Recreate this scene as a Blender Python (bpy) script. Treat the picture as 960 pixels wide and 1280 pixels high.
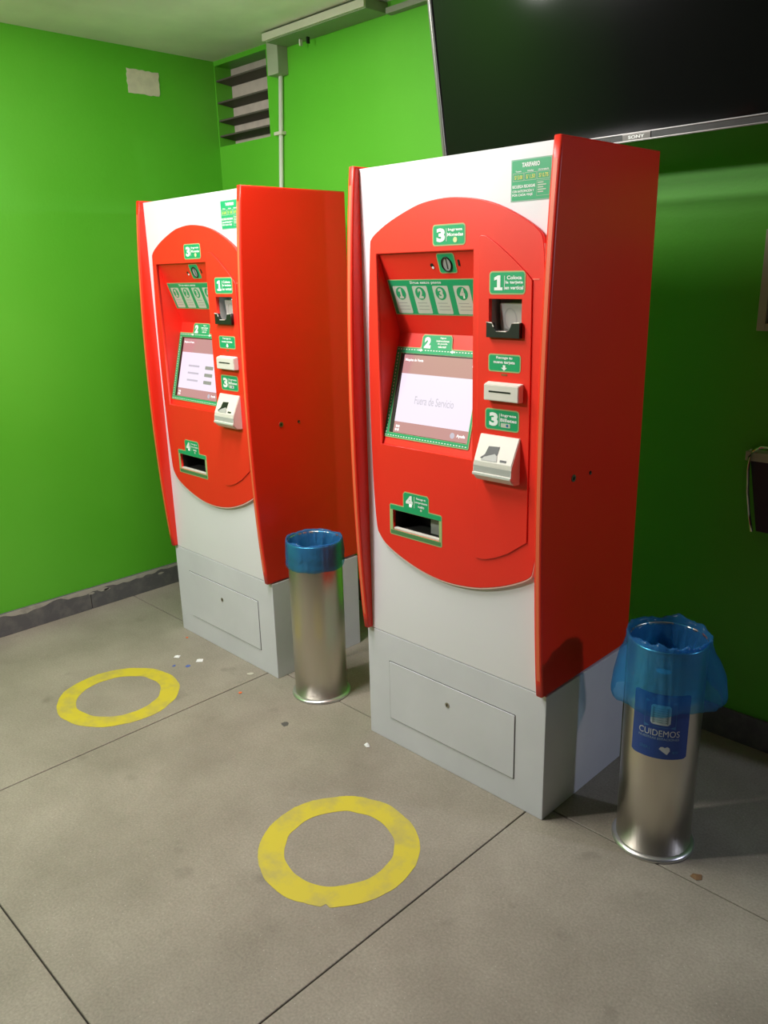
import bpy, bmesh, math, random
from mathutils import Matrix, Vector, noise

random.seed(7)
S = bpy.context.scene
C = S.collection
for o in list(bpy.data.objects):
    bpy.data.objects.remove(o)

# ------------------------------------------------------------------ camera
CAM = Vector((1.1864, -1.8309, 1.645))
yaw, pitch, roll, FPX = -0.7902, 0.2888, -0.0251, 1010.878
fwd = Vector((math.sin(yaw) * math.cos(pitch), math.cos(yaw) * math.cos(pitch), -math.sin(pitch)))
rgt = Vector((math.cos(yaw), -math.sin(yaw), 0))
upv = rgt.cross(fwd)
r2 = rgt * math.cos(roll) + upv * math.sin(roll)
u2 = upv * math.cos(roll) - rgt * math.sin(roll)
cd = bpy.data.cameras.new('camera')
cam = bpy.data.objects.new('camera', cd)
C.objects.link(cam)
cam.matrix_world = Matrix(((r2.x, u2.x, -fwd.x, CAM.x), (r2.y, u2.y, -fwd.y, CAM.y),
                           (r2.z, u2.z, -fwd.z, CAM.z), (0, 0, 0, 1)))
cd.sensor_fit = 'HORIZONTAL'
cd.sensor_width = 36.0
cd.lens = FPX / 960.0 * 36.0
cd.clip_start = 0.02
S.camera = cam

# ------------------------------------------------------------------ light
S.view_settings.view_transform = 'Standard'
S.view_settings.look = 'None'
S.view_settings.gamma = 1.0
S.view_settings.use_curve_mapping = False
S.view_settings.exposure = 0.28

w = bpy.data.worlds.new('world')
S.world = w
w.use_nodes = True
w.node_tree.nodes['Background'].inputs[0].default_value = (0.80, 0.88, 0.80, 1)
w.node_tree.nodes['Background'].inputs[1].default_value = 0.003


def area(name, loc, target, sx, sy, power, col, spread=180):
    l = bpy.data.lights.new(name, 'AREA')
    l.shape = 'RECTANGLE'
    l.size, l.size_y = sx, sy
    l.energy = power
    l.color = col
    l.spread = math.radians(spread)
    o = bpy.data.objects.new(name, l)
    C.objects.link(o)
    o.location = loc
    d = Vector(target) - Vector(loc)
    o.rotation_euler = d.to_track_quat('-Z', 'Y').to_euler()
    return o


def lamp(name, loc, power, col, rad):
    l = bpy.data.lights.new(name, 'POINT')
    l.energy = power
    l.color = col
    l.shadow_soft_size = rad
    o = bpy.data.objects.new(name, l)
    C.objects.link(o)
    o.location = loc
    return o


# ceiling lamps of the hall (left of and above the camera), an added ceiling fill and daylight from the doorway on the right
area('ceiling_lamp_and_fill', (-1.05, -0.72, 2.62), (-1.05, -0.71, 0), 0.25, 1.1, 34, (1.0, 0.955, 0.935))
lamp('ceiling_lamp_and_fill', (-1.30, -0.85, 2.50), 8, (1.0, 0.955, 0.935), 0.06)  # weak fill added beside the lamp to brighten the ceiling
lamp('ceiling_lamp_and_fill', (-1.85, -2.40, 2.70), 140, (1.0, 0.955, 0.95), 0.10)
lamp('doorway_daylight', (2.6, 1.02, 2.0), 52, (0.72, 0.76, 1.0), 0.06)


# ------------------------------------------------------------------ materials
def srgb(r, g, b):
    f = lambda c: (c / 255 / 12.92) if c / 255 <= 0.04045 else ((c / 255 + 0.055) / 1.055) ** 2.4
    return (f(r), f(g), f(b), 1)


MATS = {}


def mat(name, col, rough=0.5, metal=0.0, var=0.0, scale=8.0, bump=0.0, bscale=200.0, spec=0.5, emit=None, estr=0.0, coat=0.0):
    if name in MATS:
        return MATS[name]
    m = bpy.data.materials.new(name)
    m.use_nodes = True
    nt = m.node_tree
    b = nt.nodes['Principled BSDF']
    b.inputs['Base Color'].default_value = col
    b.inputs['Roughness'].default_value = rough
    b.inputs['Metallic'].default_value = metal
    b.inputs['Specular IOR Level'].default_value = spec
    b.inputs['Coat Weight'].default_value = coat
    if emit:
        b.inputs['Emission Color'].default_value = emit
        b.inputs['Emission Strength'].default_value = estr
    geo = nt.nodes.new('ShaderNodeNewGeometry')
    if var > 0:
        n = nt.nodes.new('ShaderNodeTexNoise')
        n.inputs['Scale'].default_value = scale
        n.inputs['Detail'].default_value = 5
        nt.links.new(geo.outputs['Position'], n.inputs['Vector'])
        mr = nt.nodes.new('ShaderNodeMapRange')
        mr.inputs[1].default_value = 0.3
        mr.inputs[2].default_value = 0.7
        mr.inputs[3].default_value = 1 - var
        mr.inputs[4].default_value = 1 + var
        nt.links.new(n.outputs['Fac'], mr.inputs[0])
        mx = nt.nodes.new('ShaderNodeMix')
        mx.data_type = 'RGBA'
        mx.blend_type = 'MULTIPLY'
        mx.inputs[0].default_value = 1
        mx.inputs[6].default_value = col
        nt.links.new(mr.outputs[0], mx.inputs[7])
        nt.links.new(mx.outputs[2], b.inputs['Base Color'])
    if bump > 0:
        n2 = nt.nodes.new('ShaderNodeTexNoise')
        n2.inputs['Scale'].default_value = bscale
        n2.inputs['Detail'].default_value = 3
        nt.links.new(geo.outputs['Position'], n2.inputs['Vector'])
        bp = nt.nodes.new('ShaderNodeBump')
        bp.inputs['Strength'].default_value = bump
        bp.inputs['Distance'].default_value = 0.002
        nt.links.new(n2.outputs['Fac'], bp.inputs['Height'])
        nt.links.new(bp.outputs[0], b.inputs['Normal'])
    MATS[name] = m
    return m


RED = mat('red_painted_metal', (0.84, 0.026, 0.008, 1), 0.38, var=0.03, scale=3, bump=0.05, bscale=500)
REDF = mat('red_fascia', (0.84, 0.027, 0.013, 1), 0.42, var=0.03, scale=4, bump=0.08, bscale=700)
WHITE = mat('white_painted_metal', (0.81, 0.795, 0.83, 1), 0.4, var=0.02, scale=2)
BASEG = mat('pale_grey_metal', (0.70, 0.70, 0.75, 1), 0.45, var=0.04, scale=5)
SEAM = mat('dark_seam', (0.10, 0.10, 0.10, 1), 0.7)
GREEN = mat('green_sticker', (0.012, 0.36, 0.135, 1), 0.45)
GEDGE = mat('sticker_border', (0.36, 0.48, 0.20, 1), 0.5)
PRINT = mat('white_print', (0.85, 0.90, 0.86, 1), 0.5)
PALE = mat('cream_print_panel', (0.55, 0.60, 0.50, 1), 0.5)
YEL = mat('yellow_print', (0.62, 0.66, 0.12, 1), 0.5)
GREYT = mat('grey_print', (0.30, 0.33, 0.30, 1), 0.5)
BLACK = mat('black_plastic', (0.012, 0.012, 0.011, 1), 0.4)
DARK = mat('dark_interior', (0.02, 0.021, 0.018, 1), 0.6)
CREAM = mat('cream_plastic', (0.74, 0.71, 0.64, 1), 0.4)
GREYP = mat('grey_plastic', (0.36, 0.37, 0.35, 1), 0.4)
CHROME = mat('chrome', (0.75, 0.75, 0.72, 1), 0.18, 1.0)
STEEL2 = mat('dull_steel', (0.45, 0.43, 0.38, 1), 0.35, 1.0)
CARDM = mat('pale_card', (0.50, 0.51, 0.47, 1), 0.35)
LCDB = mat('lcd_pink_bar', (0.02, 0.02, 0.02, 1), 0.15, emit=srgb(200, 142, 144), estr=0.85)
LCDW = mat('lcd_white_area', (0.02, 0.02, 0.02, 1), 0.15, emit=srgb(236, 222, 240), estr=0.95)
LCDT = mat('lcd_white_text', (0.02, 0.02, 0.02, 1), 0.3, emit=(1, 0.95, 0.95, 1), estr=1.0)
LCDG = mat('lcd_grey_text', (0.02, 0.02, 0.02, 1), 0.3, emit=srgb(196, 186, 200), estr=0.9)
LED = mat('led_light', (0.1, 0.1, 0.1, 1), 0.3, emit=(0.55, 1, 0.95, 1), estr=2.5)
CEILM = mat('ceiling_plaster', (0.86, 0.83, 0.74, 1), 0.8, var=0.12, scale=2.2, bump=0.2, bscale=60)
TRUNK = mat('cream_trunking', (0.62, 0.60, 0.48, 1), 0.5, var=0.05)
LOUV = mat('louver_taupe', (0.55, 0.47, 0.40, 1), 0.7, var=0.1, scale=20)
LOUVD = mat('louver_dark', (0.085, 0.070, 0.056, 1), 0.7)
PATCH = mat('bare_plaster', (0.66, 0.60, 0.46, 1), 0.8, var=0.1, scale=25)
TVB = mat('tv_bezel', (0.05, 0.05, 0.05, 1), 0.35)
TVG = mat('tv_edge_grey', (0.22, 0.21, 0.20, 1), 0.3, 0.6)
TVS = mat('tv_glass', (0.006, 0.0065, 0.006, 1), 0.12, spec=0.18)
PAPER = mat('white_paper', (0.85, 0.85, 0.84, 1), 0.7)
PAPERB = mat('blue_paper', (0.10, 0.14, 0.40, 1), 0.7)
PAPERO = mat('orange_paper', (0.75, 0.16, 0.05, 1), 0.7)
LEAF = mat('brown_leaf', (0.20, 0.11, 0.05, 1), 0.8)
STAIN = mat('gum_stain', (0.10, 0.095, 0.085, 1), 0.7)
LBLUE = mat('blue_label', (0.012, 0.055, 0.26, 1), 0.35)
LBLUE2 = mat('blue_label_light', (0.03, 0.15, 0.36, 1), 0.4)
LGREY = mat('label_grey_print', (0.55, 0.58, 0.58, 1), 0.5)


def painted_wall():
    m = bpy.data.materials.new('green_wall_paint')
    m.use_nodes = True
    nt = m.node_tree
    b = nt.nodes['Principled BSDF']
    b.inputs['Roughness'].default_value = 0.5
    b.inputs['Specular IOR Level'].default_value = 0.4
    geo = nt.nodes.new('ShaderNodeNewGeometry')
    n = nt.nodes.new('ShaderNodeTexNoise')
    n.inputs['Scale'].default_value = 1.6
    n.inputs['Detail'].default_value = 4
    nt.links.new(geo.outputs['Position'], n.inputs['Vector'])
    cr = nt.nodes.new('ShaderNodeValToRGB')
    cr.color_ramp.elements[0].position = 0.35
    cr.color_ramp.elements[0].color = (0.100, 0.465, 0.020, 1)
    cr.color_ramp.elements[1].position = 0.70
    cr.color_ramp.elements[1].color = (0.118, 0.50, 0.028, 1)
    nt.links.new(n.outputs['Fac'], cr.inputs[0])
    nt.links.new(cr.outputs[0], b.inputs['Base Color'])
    n2 = nt.nodes.new('ShaderNodeTexNoise')
    n2.inputs['Scale'].default_value = 90
    n2.inputs['Detail'].default_value = 4
    nt.links.new(geo.outputs['Position'], n2.inputs['Vector'])
    bp = nt.nodes.new('ShaderNodeBump')
    bp.inputs['Strength'].default_value = 0.15
    bp.inputs['Distance'].default_value = 0.003
    nt.links.new(n2.outputs['Fac'], bp.inputs['Height'])
    nt.links.new(bp.outputs[0], b.inputs['Normal'])
    return m


WALL = painted_wall()


def concrete():
    m = bpy.data.materials.new('polished_concrete')
    m.use_nodes = True
    nt = m.node_tree
    N, L = nt.nodes.new, nt.links.new
    b = nt.nodes['Principled BSDF']
    b.inputs['Specular IOR Level'].default_value = 0.35
    geo = N('ShaderNodeNewGeometry')
    big = N('ShaderNodeTexNoise')
    big.inputs['Scale'].default_value = 2.3
    big.inputs['Detail'].default_value = 6
    big.inputs['Roughness'].default_value = 0.62
    L(geo.outputs['Position'], big.inputs['Vector'])
    cr = N('ShaderNodeValToRGB')
    cr.color_ramp.elements[0].position = 0.28
    cr.color_ramp.elements[0].color = (0.235, 0.207, 0.165, 1)
    cr.color_ramp.elements[1].position = 0.72
    cr.color_ramp.elements[1].color = (0.365, 0.325, 0.265, 1)
    L(big.outputs['Fac'], cr.inputs[0])
    fine = N('ShaderNodeTexNoise')
    fine.inputs['Scale'].default_value = 150
    fine.inputs['Detail'].default_value = 3
    L(geo.outputs['Position'], fine.inputs['Vector'])
    mr = N('ShaderNodeMapRange')
    mr.inputs[1].default_value = 0.3
    mr.inputs[2].default_value = 0.7
    mr.inputs[3].default_value = 0.86
    mr.inputs[4].default_value = 1.14
    L(fine.outputs['Fac'], mr.inputs[0])
    mul = N('ShaderNodeMix')
    mul.data_type = 'RGBA'
    mul.blend_type = 'MULTIPLY'
    mul.inputs[0].default_value = 1
    L(cr.outputs[0], mul.inputs[6])
    L(mr.outputs[0], mul.inputs[7])
    # pale aggregate specks
    vo = N('ShaderNodeTexVoronoi')
    vo.inputs['Scale'].default_value = 90
    L(geo.outputs['Position'], vo.inputs['Vector'])
    lt = N('ShaderNodeMapRange')
    lt.inputs[1].default_value = 0.10
    lt.inputs[2].default_value = 0.16
    lt.inputs[3].default_value = 0.45
    lt.inputs[4].default_value = 0.0
    L(vo.outputs['Distance'], lt.inputs[0])
    sep = N('ShaderNodeSeparateColor')
    L(vo.outputs['Color'], sep.inputs[0])
    gt = N('ShaderNodeMath')
    gt.operation = 'GREATER_THAN'
    gt.inputs[1].default_value = 0.88
    L(sep.outputs[0], gt.inputs[0])
    mm = N('ShaderNodeMath')
    mm.operation = 'MULTIPLY'
    L(lt.outputs[0], mm.inputs[0])
    L(gt.outputs[0], mm.inputs[1])
    mx = N('ShaderNodeMix')
    mx.data_type = 'RGBA'
    L(mm.outputs[0], mx.inputs[0])
    L(mul.outputs[2], mx.inputs[6])
    mx.inputs[7].default_value = (0.62, 0.58, 0.50, 1)
    # scattered dark grime spots
    sp = N('ShaderNodeTexNoise')
    sp.inputs['Scale'].default_value = 7.5
    sp.inputs['Detail'].default_value = 2
    L(geo.outputs['Position'], sp.inputs['Vector'])
    sm = N('ShaderNodeMapRange')
    sm.inputs[1].default_value = 0.66
    sm.inputs[2].default_value = 0.78
    sm.inputs[3].default_value = 0.0
    sm.inputs[4].default_value = 0.4
    L(sp.outputs['Fac'], sm.inputs[0])
    mx2 = N('ShaderNodeMix')
    mx2.data_type = 'RGBA'
    L(sm.outputs[0], mx2.inputs[0])
    L(mx.outputs[2], mx2.inputs[6])
    mx2.inputs[7].default_value = (0.12, 0.105, 0.085, 1)
    L(mx2.outputs[2], b.inputs['Base Color'])
    rr_ = N('ShaderNodeMapRange')
    rr_.inputs[3].default_value = 0.42
    rr_.inputs[4].default_value = 0.62
    L(big.outputs['Fac'], rr_.inputs[0])
    L(rr_.outputs[0], b.inputs['Roughness'])
    bp = N('ShaderNodeBump')
    bp.inputs['Strength'].default_value = 0.12
    bp.inputs['Distance'].default_value = 0.002
    L(fine.outputs['Fac'], bp.inputs['Height'])
    L(bp.outputs[0], b.inputs['Normal'])
    return m


CONC = concrete()


def worn(name, colA, colB, scale, lo, hi, rough):
    """colA paint flaking off to colB in irregular patches"""
    m = bpy.data.materials.new(name)
    m.use_nodes = True
    nt = m.node_tree
    N, L = nt.nodes.new, nt.links.new
    b = nt.nodes['Principled BSDF']
    b.inputs['Roughness'].default_value = rough
    geo = N('ShaderNodeNewGeometry')
    n = N('ShaderNodeTexNoise')
    n.inputs['Scale'].default_value = scale
    n.inputs['Detail'].default_value = 7
    n.inputs['Roughness'].default_value = 0.65
    L(geo.outputs['Position'], n.inputs['Vector'])
    mr = N('ShaderNodeMapRange')
    mr.inputs[1].default_value = lo
    mr.inputs[2].default_value = hi
    L(n.outputs['Fac'], mr.inputs[0])
    mx = N('ShaderNodeMix')
    mx.data_type = 'RGBA'
    L(mr.outputs[0], mx.inputs[0])
    mx.inputs[6].default_value = colA
    mx.inputs[7].default_value = colB
    L(mx.outputs[2], b.inputs['Base Color'])
    return m


RINGM = worn('worn_yellow_paint', (0.60, 0.50, 0.035, 1), (0.36, 0.31, 0.13, 1), 9, 0.46, 0.80, 0.55)
SKIRT = worn('flaking_grey_paint', (0.115, 0.115, 0.12, 1), (0.19, 0.185, 0.175, 1), 12, 0.45, 0.7, 0.55)
SKTOP = worn('bare_plaster_edge', (0.44, 0.42, 0.36, 1), (0.25, 0.24, 0.22, 1), 14, 0.5, 0.75, 0.7)


def brushed():
    m = bpy.data.materials.new('brushed_stainless')
    m.use_nodes = True
    nt = m.node_tree
    N, L = nt.nodes.new, nt.links.new
    b = nt.nodes['Principled BSDF']
    b.inputs['Base Color'].default_value = (0.62, 0.58, 0.50, 1)
    b.inputs['Metallic'].default_value = 1
    b.inputs['Roughness'].default_value = 0.30
    tc = N('ShaderNodeTexCoord')
    mp = N('ShaderNodeMapping')
    mp.inputs['Scale'].default_value = (300, 300, 3)
    L(tc.outputs['Object'], mp.inputs[0])
    n = N('ShaderNodeTexNoise')
    n.inputs['Scale'].default_value = 1
    L(mp.outputs[0], n.inputs['Vector'])
    mr = N('ShaderNodeMapRange')
    mr.inputs[3].default_value = 0.24
    mr.inputs[4].default_value = 0.38
    L(n.outputs['Fac'], mr.inputs[0])
    L(mr.outputs[0], b.inputs['Roughness'])
    return m


STEEL = brushed()


def film():
    m = bpy.data.materials.new('blue_plastic_film')
    m.use_nodes = True
    nt = m.node_tree
    N, L = nt.nodes.new, nt.links.new
    out = nt.nodes['Material Output']
    b = nt.nodes['Principled BSDF']
    b.inputs['Base Color'].default_value = (0.07, 0.34, 0.78, 1)
    b.inputs['Roughness'].default_value = 0.16
    b.inputs['Specular IOR Level'].default_value = 0.7
    tr = N('ShaderNodeBsdfTransparent')
    tr.inputs[0].default_value = (0.32, 0.74, 0.96, 1)
    geo = N('ShaderNodeNewGeometry')
    nz = N('ShaderNodeTexNoise')
    nz.inputs['Scale'].default_value = 26
    nz.inputs['Detail'].default_value = 4
    nz.inputs['Distortion'].default_value = 1.2
    L(geo.outputs['Position'], nz.inputs['Vector'])
    bp = N('ShaderNodeBump')
    bp.inputs['Strength'].default_value = 0.9
    bp.inputs['Distance'].default_value = 0.006
    L(nz.outputs['Fac'], bp.inputs['Height'])
    L(bp.outputs[0], b.inputs['Normal'])
    mx = N('ShaderNodeMixShader')
    mx.inputs[0].default_value = 0.30
    L(tr.outputs[0], mx.inputs[1])
    L(b.outputs[0], mx.inputs[2])
    L(mx.outputs[0], out.inputs[0])
    return m


FILM = film()


# ------------------------------------------------------------------ mesh helpers
def link(name, me, m, parent=None, smooth=False):
    o = bpy.data.objects.new(name, me)
    C.objects.link(o)
    me.materials.clear()
    me.materials.append(m)
    if parent is not None:
        o.parent = parent
    if smooth:
        for p in me.polygons:
            p.use_smooth = True
    return o


def tag(o, label=None, cat=None, group=None, kind=None):
    if label:
        o['label'] = label
    if cat:
        o['category'] = cat
    if group:
        o['group'] = group
    if kind:
        o['kind'] = kind
    return o


def bm_box(bm, x0, x1, y0, y1, z0, z1):
    v = [bm.verts.new((x, y, z)) for x in (x0, x1) for y in (y0, y1) for z in (z0, z1)]
    for f in ((0, 1, 3, 2), (4, 6, 7, 5), (0, 4, 5, 1), (2, 3, 7, 6), (0, 2, 6, 4), (1, 5, 7, 3)):
        bm.faces.new([v[i] for i in f])


def fin(bm, name, m, parent=None, smooth=False):
    bmesh.ops.recalc_face_normals(bm, faces=bm.faces)
    me = bpy.data.meshes.new(name)
    bm.to_mesh(me)
    bm.free()
    return link(name, me, m, parent, smooth)


def box(name, x0, x1, y0, y1, z0, z1, m, parent=None, bev=0.0):
    bm = bmesh.new()
    bm_box(bm, x0, x1, y0, y1, z0, z1)
    if bev:
        bmesh.ops.bevel(bm, geom=bm.edges[:], offset=bev, segments=2, affect='EDGES', profile=0.7)
    return fin(bm, name, m, parent)


def boxes(name, lst, m, parent=None):
    bm = bmesh.new()
    for b in lst:
        bm_box(bm, *b)
    return fin(bm, name, m, parent)


def poly(name, verts, faces, m, parent=None, smooth=False):
    me = bpy.data.meshes.new(name)
    me.from_pydata([tuple(v) for v in verts], [], faces)
    me.update()
    return link(name, me, m, parent, smooth)


def frame(o, u, v):
    """matrix of a flat drawing surface: origin o, right u, up v, outward n"""
    u, v = Vector(u).normalized(), Vector(v).normalized()
    n = u.cross(v)
    return Matrix(((u.x, v.x, n.x, o[0]), (u.y, v.y, n.y, o[1]), (u.z, v.z, n.z, o[2]), (0, 0, 0, 1)))


def curve_mesh(name, loops, t, bev=0.0, M=None, h=0.0):
    """flat plate from 2D outlines (first outer, others holes); sits from height h to h+t above the surface M"""
    cu = bpy.data.curves.new(name, 'CURVE')
    cu.dimensions = '2D'
    cu.fill_mode = 'BOTH'
    for lp in loops:
        s = cu.splines.new('POLY')
        s.points.add(len(lp) - 1)
        for p, (a, b) in zip(s.points, lp):
            p.co = (a, b, 0, 1)
        s.use_cyclic_u = True
    cu.extrude = max(t / 2 - bev, 1e-5)
    cu.bevel_depth = bev
    cu.bevel_resolution = 2
    cu.offset = -bev
    ob = bpy.data.objects.new(name, cu)
    me = bpy.data.meshes.new_from_object(ob)
    bpy.data.objects.remove(ob)
    bpy.data.curves.remove(cu)
    me.transform(Matrix.Translation((0, 0, h + t / 2)))
    if M is not None:
        me.transform(M)
    return me


def plate(name, loops, t, m, parent=None, M=None, h=0.0, bev=0.0):
    return link(name, curve_mesh(name, loops, t, bev, M, h), m, parent)


def rr(x0, x1, y0, y1, r=0.0, n=4):
    if r <= 0:
        return [(x0, y0), (x1, y0), (x1, y1), (x0, y1)]
    o = []
    for cx, cy, a0 in ((x1 - r, y0 + r, -90), (x1 - r, y1 - r, 0), (x0 + r, y1 - r, 90), (x0 + r, y0 + r, 180)):
        for i in range(n + 1):
            a = math.radians(a0 + 90 * i / n)
            o.append((cx + r * math.cos(a), cy + r * math.sin(a)))
    return o


def circ(cx, cy, r, n=20, ry=None):
    return [(cx + r * math.cos(2 * math.pi * i / n), cy + (ry or r) * math.sin(2 * math.pi * i / n)) for i in range(n)]


def text_mesh(s, x0, x1, y0, y1, bold=0.02, align='CENTER', keep=False):
    cu = bpy.data.curves.new('t', 'FONT')
    cu.body = s
    cu.size = 1.0
    cu.offset = bold
    cu.extrude = 0.0
    cu.resolution_u = 3
    ob = bpy.data.objects.new('t', cu)
    me = bpy.data.meshes.new_from_object(ob)
    bpy.data.objects.remove(ob)
    bpy.data.curves.remove(cu)
    xs = [v.co.x for v in me.vertices]
    ys = [v.co.y for v in me.vertices]
    ax, bx, ay, by = min(xs), max(xs), min(ys), max(ys)
    sx, sy = (x1 - x0) / (bx - ax), (y1 - y0) / (by - ay)
    for v in me.vertices:
        v.co.x = x0 + (v.co.x - ax) * sx
        v.co.y = y0 + (v.co.y - ay) * sy
        v.co.z = 0
    return me


def text(s, x0, x1, y0, y1, m, parent, M, h, bold=0.02, name='lettering'):
    me = text_mesh(s, x0, x1, y0, y1, bold)
    me.transform(Matrix.Translation((0, 0, h)))
    me.transform(M)
    return link(name, me, m, parent)


ONE = [(0.06, 0.0), (0.96, 0.0), (0.96, 0.2), (0.72, 0.2), (0.72, 1.0), (0.46, 1.0), (0.05, 0.86), (0.05, 0.66), (0.36, 0.73), (0.36, 0.2), (0.06, 0.2)]


def numeral(t, x0, x1, y0, y1, m, parent, M, h, bold):
    if t == '1':
        return plate('numeral', [[(x0 + a * (x1 - x0), y0 + b * (y1 - y0)) for a, b in ONE]], 0.0002, m, parent, M, h)
    return text(t, x0, x1, y0, y1, m, parent, M, h, bold, 'numeral')


def lathe(name, prof, m, parent=None, n=48, fn=None, smooth=True, closed=False):
    verts, faces = [], []
    for i, (r, z) in enumerate(prof):
        for j in range(n):
            a = 2 * math.pi * j / n
            p = Vector((r * math.cos(a), r * math.sin(a), z))
            if fn:
                p = fn(p, a, i)
            verts.append(p)
    for i in range(len(prof) - 1):
        for j in range(n):
            k = (j + 1) % n
            faces.append((i * n + j, i * n + k, (i + 1) * n + k, (i + 1) * n + j))
    if closed:
        faces.append(tuple(range(n))[::-1])
        faces.append(tuple((len(prof) - 1) * n + j for j in range(n)))
    return poly(name, verts, faces, m, parent, smooth)


def tube(name, pts, r, m, parent=None, n=8):
    verts, faces = [], []
    pts = [Vector(p) for p in pts]
    for i, p in enumerate(pts):
        d = (pts[min(i + 1, len(pts) - 1)] - pts[max(i - 1, 0)]).normalized()
        a = Vector((0, 0, 1)) if abs(d.z) < 0.9 else Vector((1, 0, 0))
        s = d.cross(a).normalized()
        t = d.cross(s)
        for j in range(n):
            an = 2 * math.pi * j / n
            verts.append(p + s * (r * math.cos(an)) + t * (r * math.sin(an)))
    for i in range(len(pts) - 1):
        for j in range(n):
            k = (j + 1) % n
            faces.append((i * n + j, i * n + k, (i + 1) * n + k, (i + 1) * n + j))
    faces.append(tuple(range(n)))
    faces.append(tuple((len(pts) - 1) * n + j for j in range(n))[::-1])
    return poly(name, verts, faces, m, parent, True)


def empty(name, loc, rz=0.0):
    o = bpy.data.objects.new(name, None)
    o.empty_display_size = 0.1
    C.objects.link(o)
    o.location = loc
    o.rotation_euler = (0, 0, rz)
    return o


# ------------------------------------------------------------------ the room
XL, YB, ZC, XR, YF = -2.673, 0.845, 2.694, 1.15, -3.9
floor = empty('floor', (0, 0, 0))
tag(floor, 'grey-brown polished concrete floor of large square slabs', kind='structure')
box('joint_bed', XL - 0.1, 3.6, YF, 3.0, -0.08, -0.006, mat('joint_grime', (0.035, 0.03, 0.024, 1), 0.9), floor)
xe = [-2.76, -1.414, -0.062, 1.293, 2.65, 3.6]
ye = [YF, -2.68, -1.311, 0.064, 1.43, 3.0]
g = 0.0021
for i in range(len(xe) - 1):
    for j in range(len(ye) - 1):
        bm = bmesh.new()
        bm_box(bm, xe[i] + g, xe[i + 1] - g, ye[j] + g, ye[j + 1] - g, -0.03, 0)
        bmesh.ops.bevel(bm, geom=[e for e in bm.edges if all(v.co.z > -0.01 for v in e.verts)], offset=0.0015, segments=1,
                        affect='EDGES')
        fin(bm, 'floor_slab', CONC, floor)

VX0, VX1, VZ0, VZ1, VD = -2.668, -2.238, 2.292, 2.672, 0.10   # louvred opening in the back wall
wall_left = box('wall_left', XL - 0.15, XL, YF, YB + 0.25, 0, ZC, WALL)
tag(wall_left, 'bright green painted wall on the left', kind='structure')
wall_back = boxes('wall_back', [
    (XL, VX0, YB, YB + 0.2, 0, ZC), (VX1, XR, YB, YB + 0.2, 0, ZC),
    (VX0, VX1, YB, YB + 0.2, 0, VZ0), (VX0, VX1, YB, YB + 0.2, VZ1, ZC),
    (VX0, VX1, YB + VD + 0.02, YB + 0.2, VZ0, VZ1)], WALL)
tag(wall_back, 'green painted back wall behind the two red machines', kind='structure')
ceiling = box('ceiling', XL - 0.15, XR + 0.1, -1.25, YB + 0.2, ZC, ZC + 0.1, CEILM)
tag(ceiling, 'stained cream ceiling', kind='structure')


# skirting: dark grey painted kerb with a flaked, bare upper edge
def skirting(name, x0, x1, y0, y1, h, label):
    o = box(name, x0, x1, y0, y1, 0, h, SKIRT, bev=0.004)
    return tag(o, label, kind='structure')


for k, (a, b) in enumerate(((YF, -1.62), (-1.62, -0.172), (-0.172, YB))):
    if k == 0:
        bl = skirting('baseboard_left', XL, XL + 0.012, a, b - 0.003, 0.115, 'dark grey baseboard with flaking pale upper edge')
    else:
        box('board_length', XL, XL + 0.012, a + 0.003, b, 0, 0.115, SKIRT, bl, 0.003)
# flaked pale plaster along the upper edge of the kerb (irregular lower outline)
pts_t, pts_b = [], []
ny = 160
for i in range(ny + 1):
    y = -2.2 + (YB + 2.2 - 0.02) * i / ny
    k = noise.noise(Vector((y * 7.0, 3.1, 0))) + 0.6 * noise.noise(Vector((y * 23.0, 7.7, 0)))
    pts_b.append((y, 0.1135 - max(0.006, 0.020 + 0.020 * k)))
    pts_t.append((y, 0.1135))
MLW = frame((XL + 0.012, 0, 0), (0, -1, 0), (0, 0, 1))          # drawing surface on the left wall: u = -y
plate('flaked_paint', [[(-y, z) for y, z in pts_b] + [(-y, z) for y, z in reversed(pts_t)]], 0.0012, SKTOP, bl, frame((XL + 0.012, 0, 0), (0, 1, 0), (0, 0, 1)) @ Matrix.Scale(-1, 4, (1, 0, 0)))
for (y, z, s) in ((-0.165, 0.085, 0.012), (-0.10, 0.088, 0.020), (-0.08, 0.083, 0.012), (0.235, 0.082, 0.012)):
    poly('paint_chip', [(XL + 0.0132, y + s * math.cos(a) * 1.6 * (0.7 + 0.5 * random.random()), z + s * 0.5 * math.sin(a)) for a in [i * 0.7 for i in range(9)]],
         [tuple(range(9))], SKTOP, bl)
bb = skirting('baseboard_back', XL + 0.012, XR, YB - 0.012, YB, 0.115, 'dark grey baseboard along the back wall')

# white unpainted rectangle high on the left wall
MP = frame((XL, 0, 0), (0, 1, 0), (0, 0, 1))
out = []
for (a, b), (c, d) in zip([(0.347, 2.493), (0.514, 2.493), (0.518, 2.598), (0.348, 2.597)],
                          [(0.514, 2.493), (0.518, 2.598), (0.348, 2.597), (0.347, 2.493)]):
    for i in range(10):
        t = i / 10
        out.append((a + (c - a) * t + random.uniform(-0.003, 0.003), b + (d - b) * t + random.uniform(-0.003, 0.003)))
wp = plate('wall_patch', [out], 0.003, PATCH, None, MP, 0.0)
tag(wp, 'small pale rectangular bare patch high on the left green wall', 'wall patch')

# louvred vent in the corner
vent = empty('wall_vent', ((VX0 + VX1) / 2, YB + 0.05, VZ0))
tag(vent, 'taupe louvred vent set into the green wall near the ceiling corner', 'vent')


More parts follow.
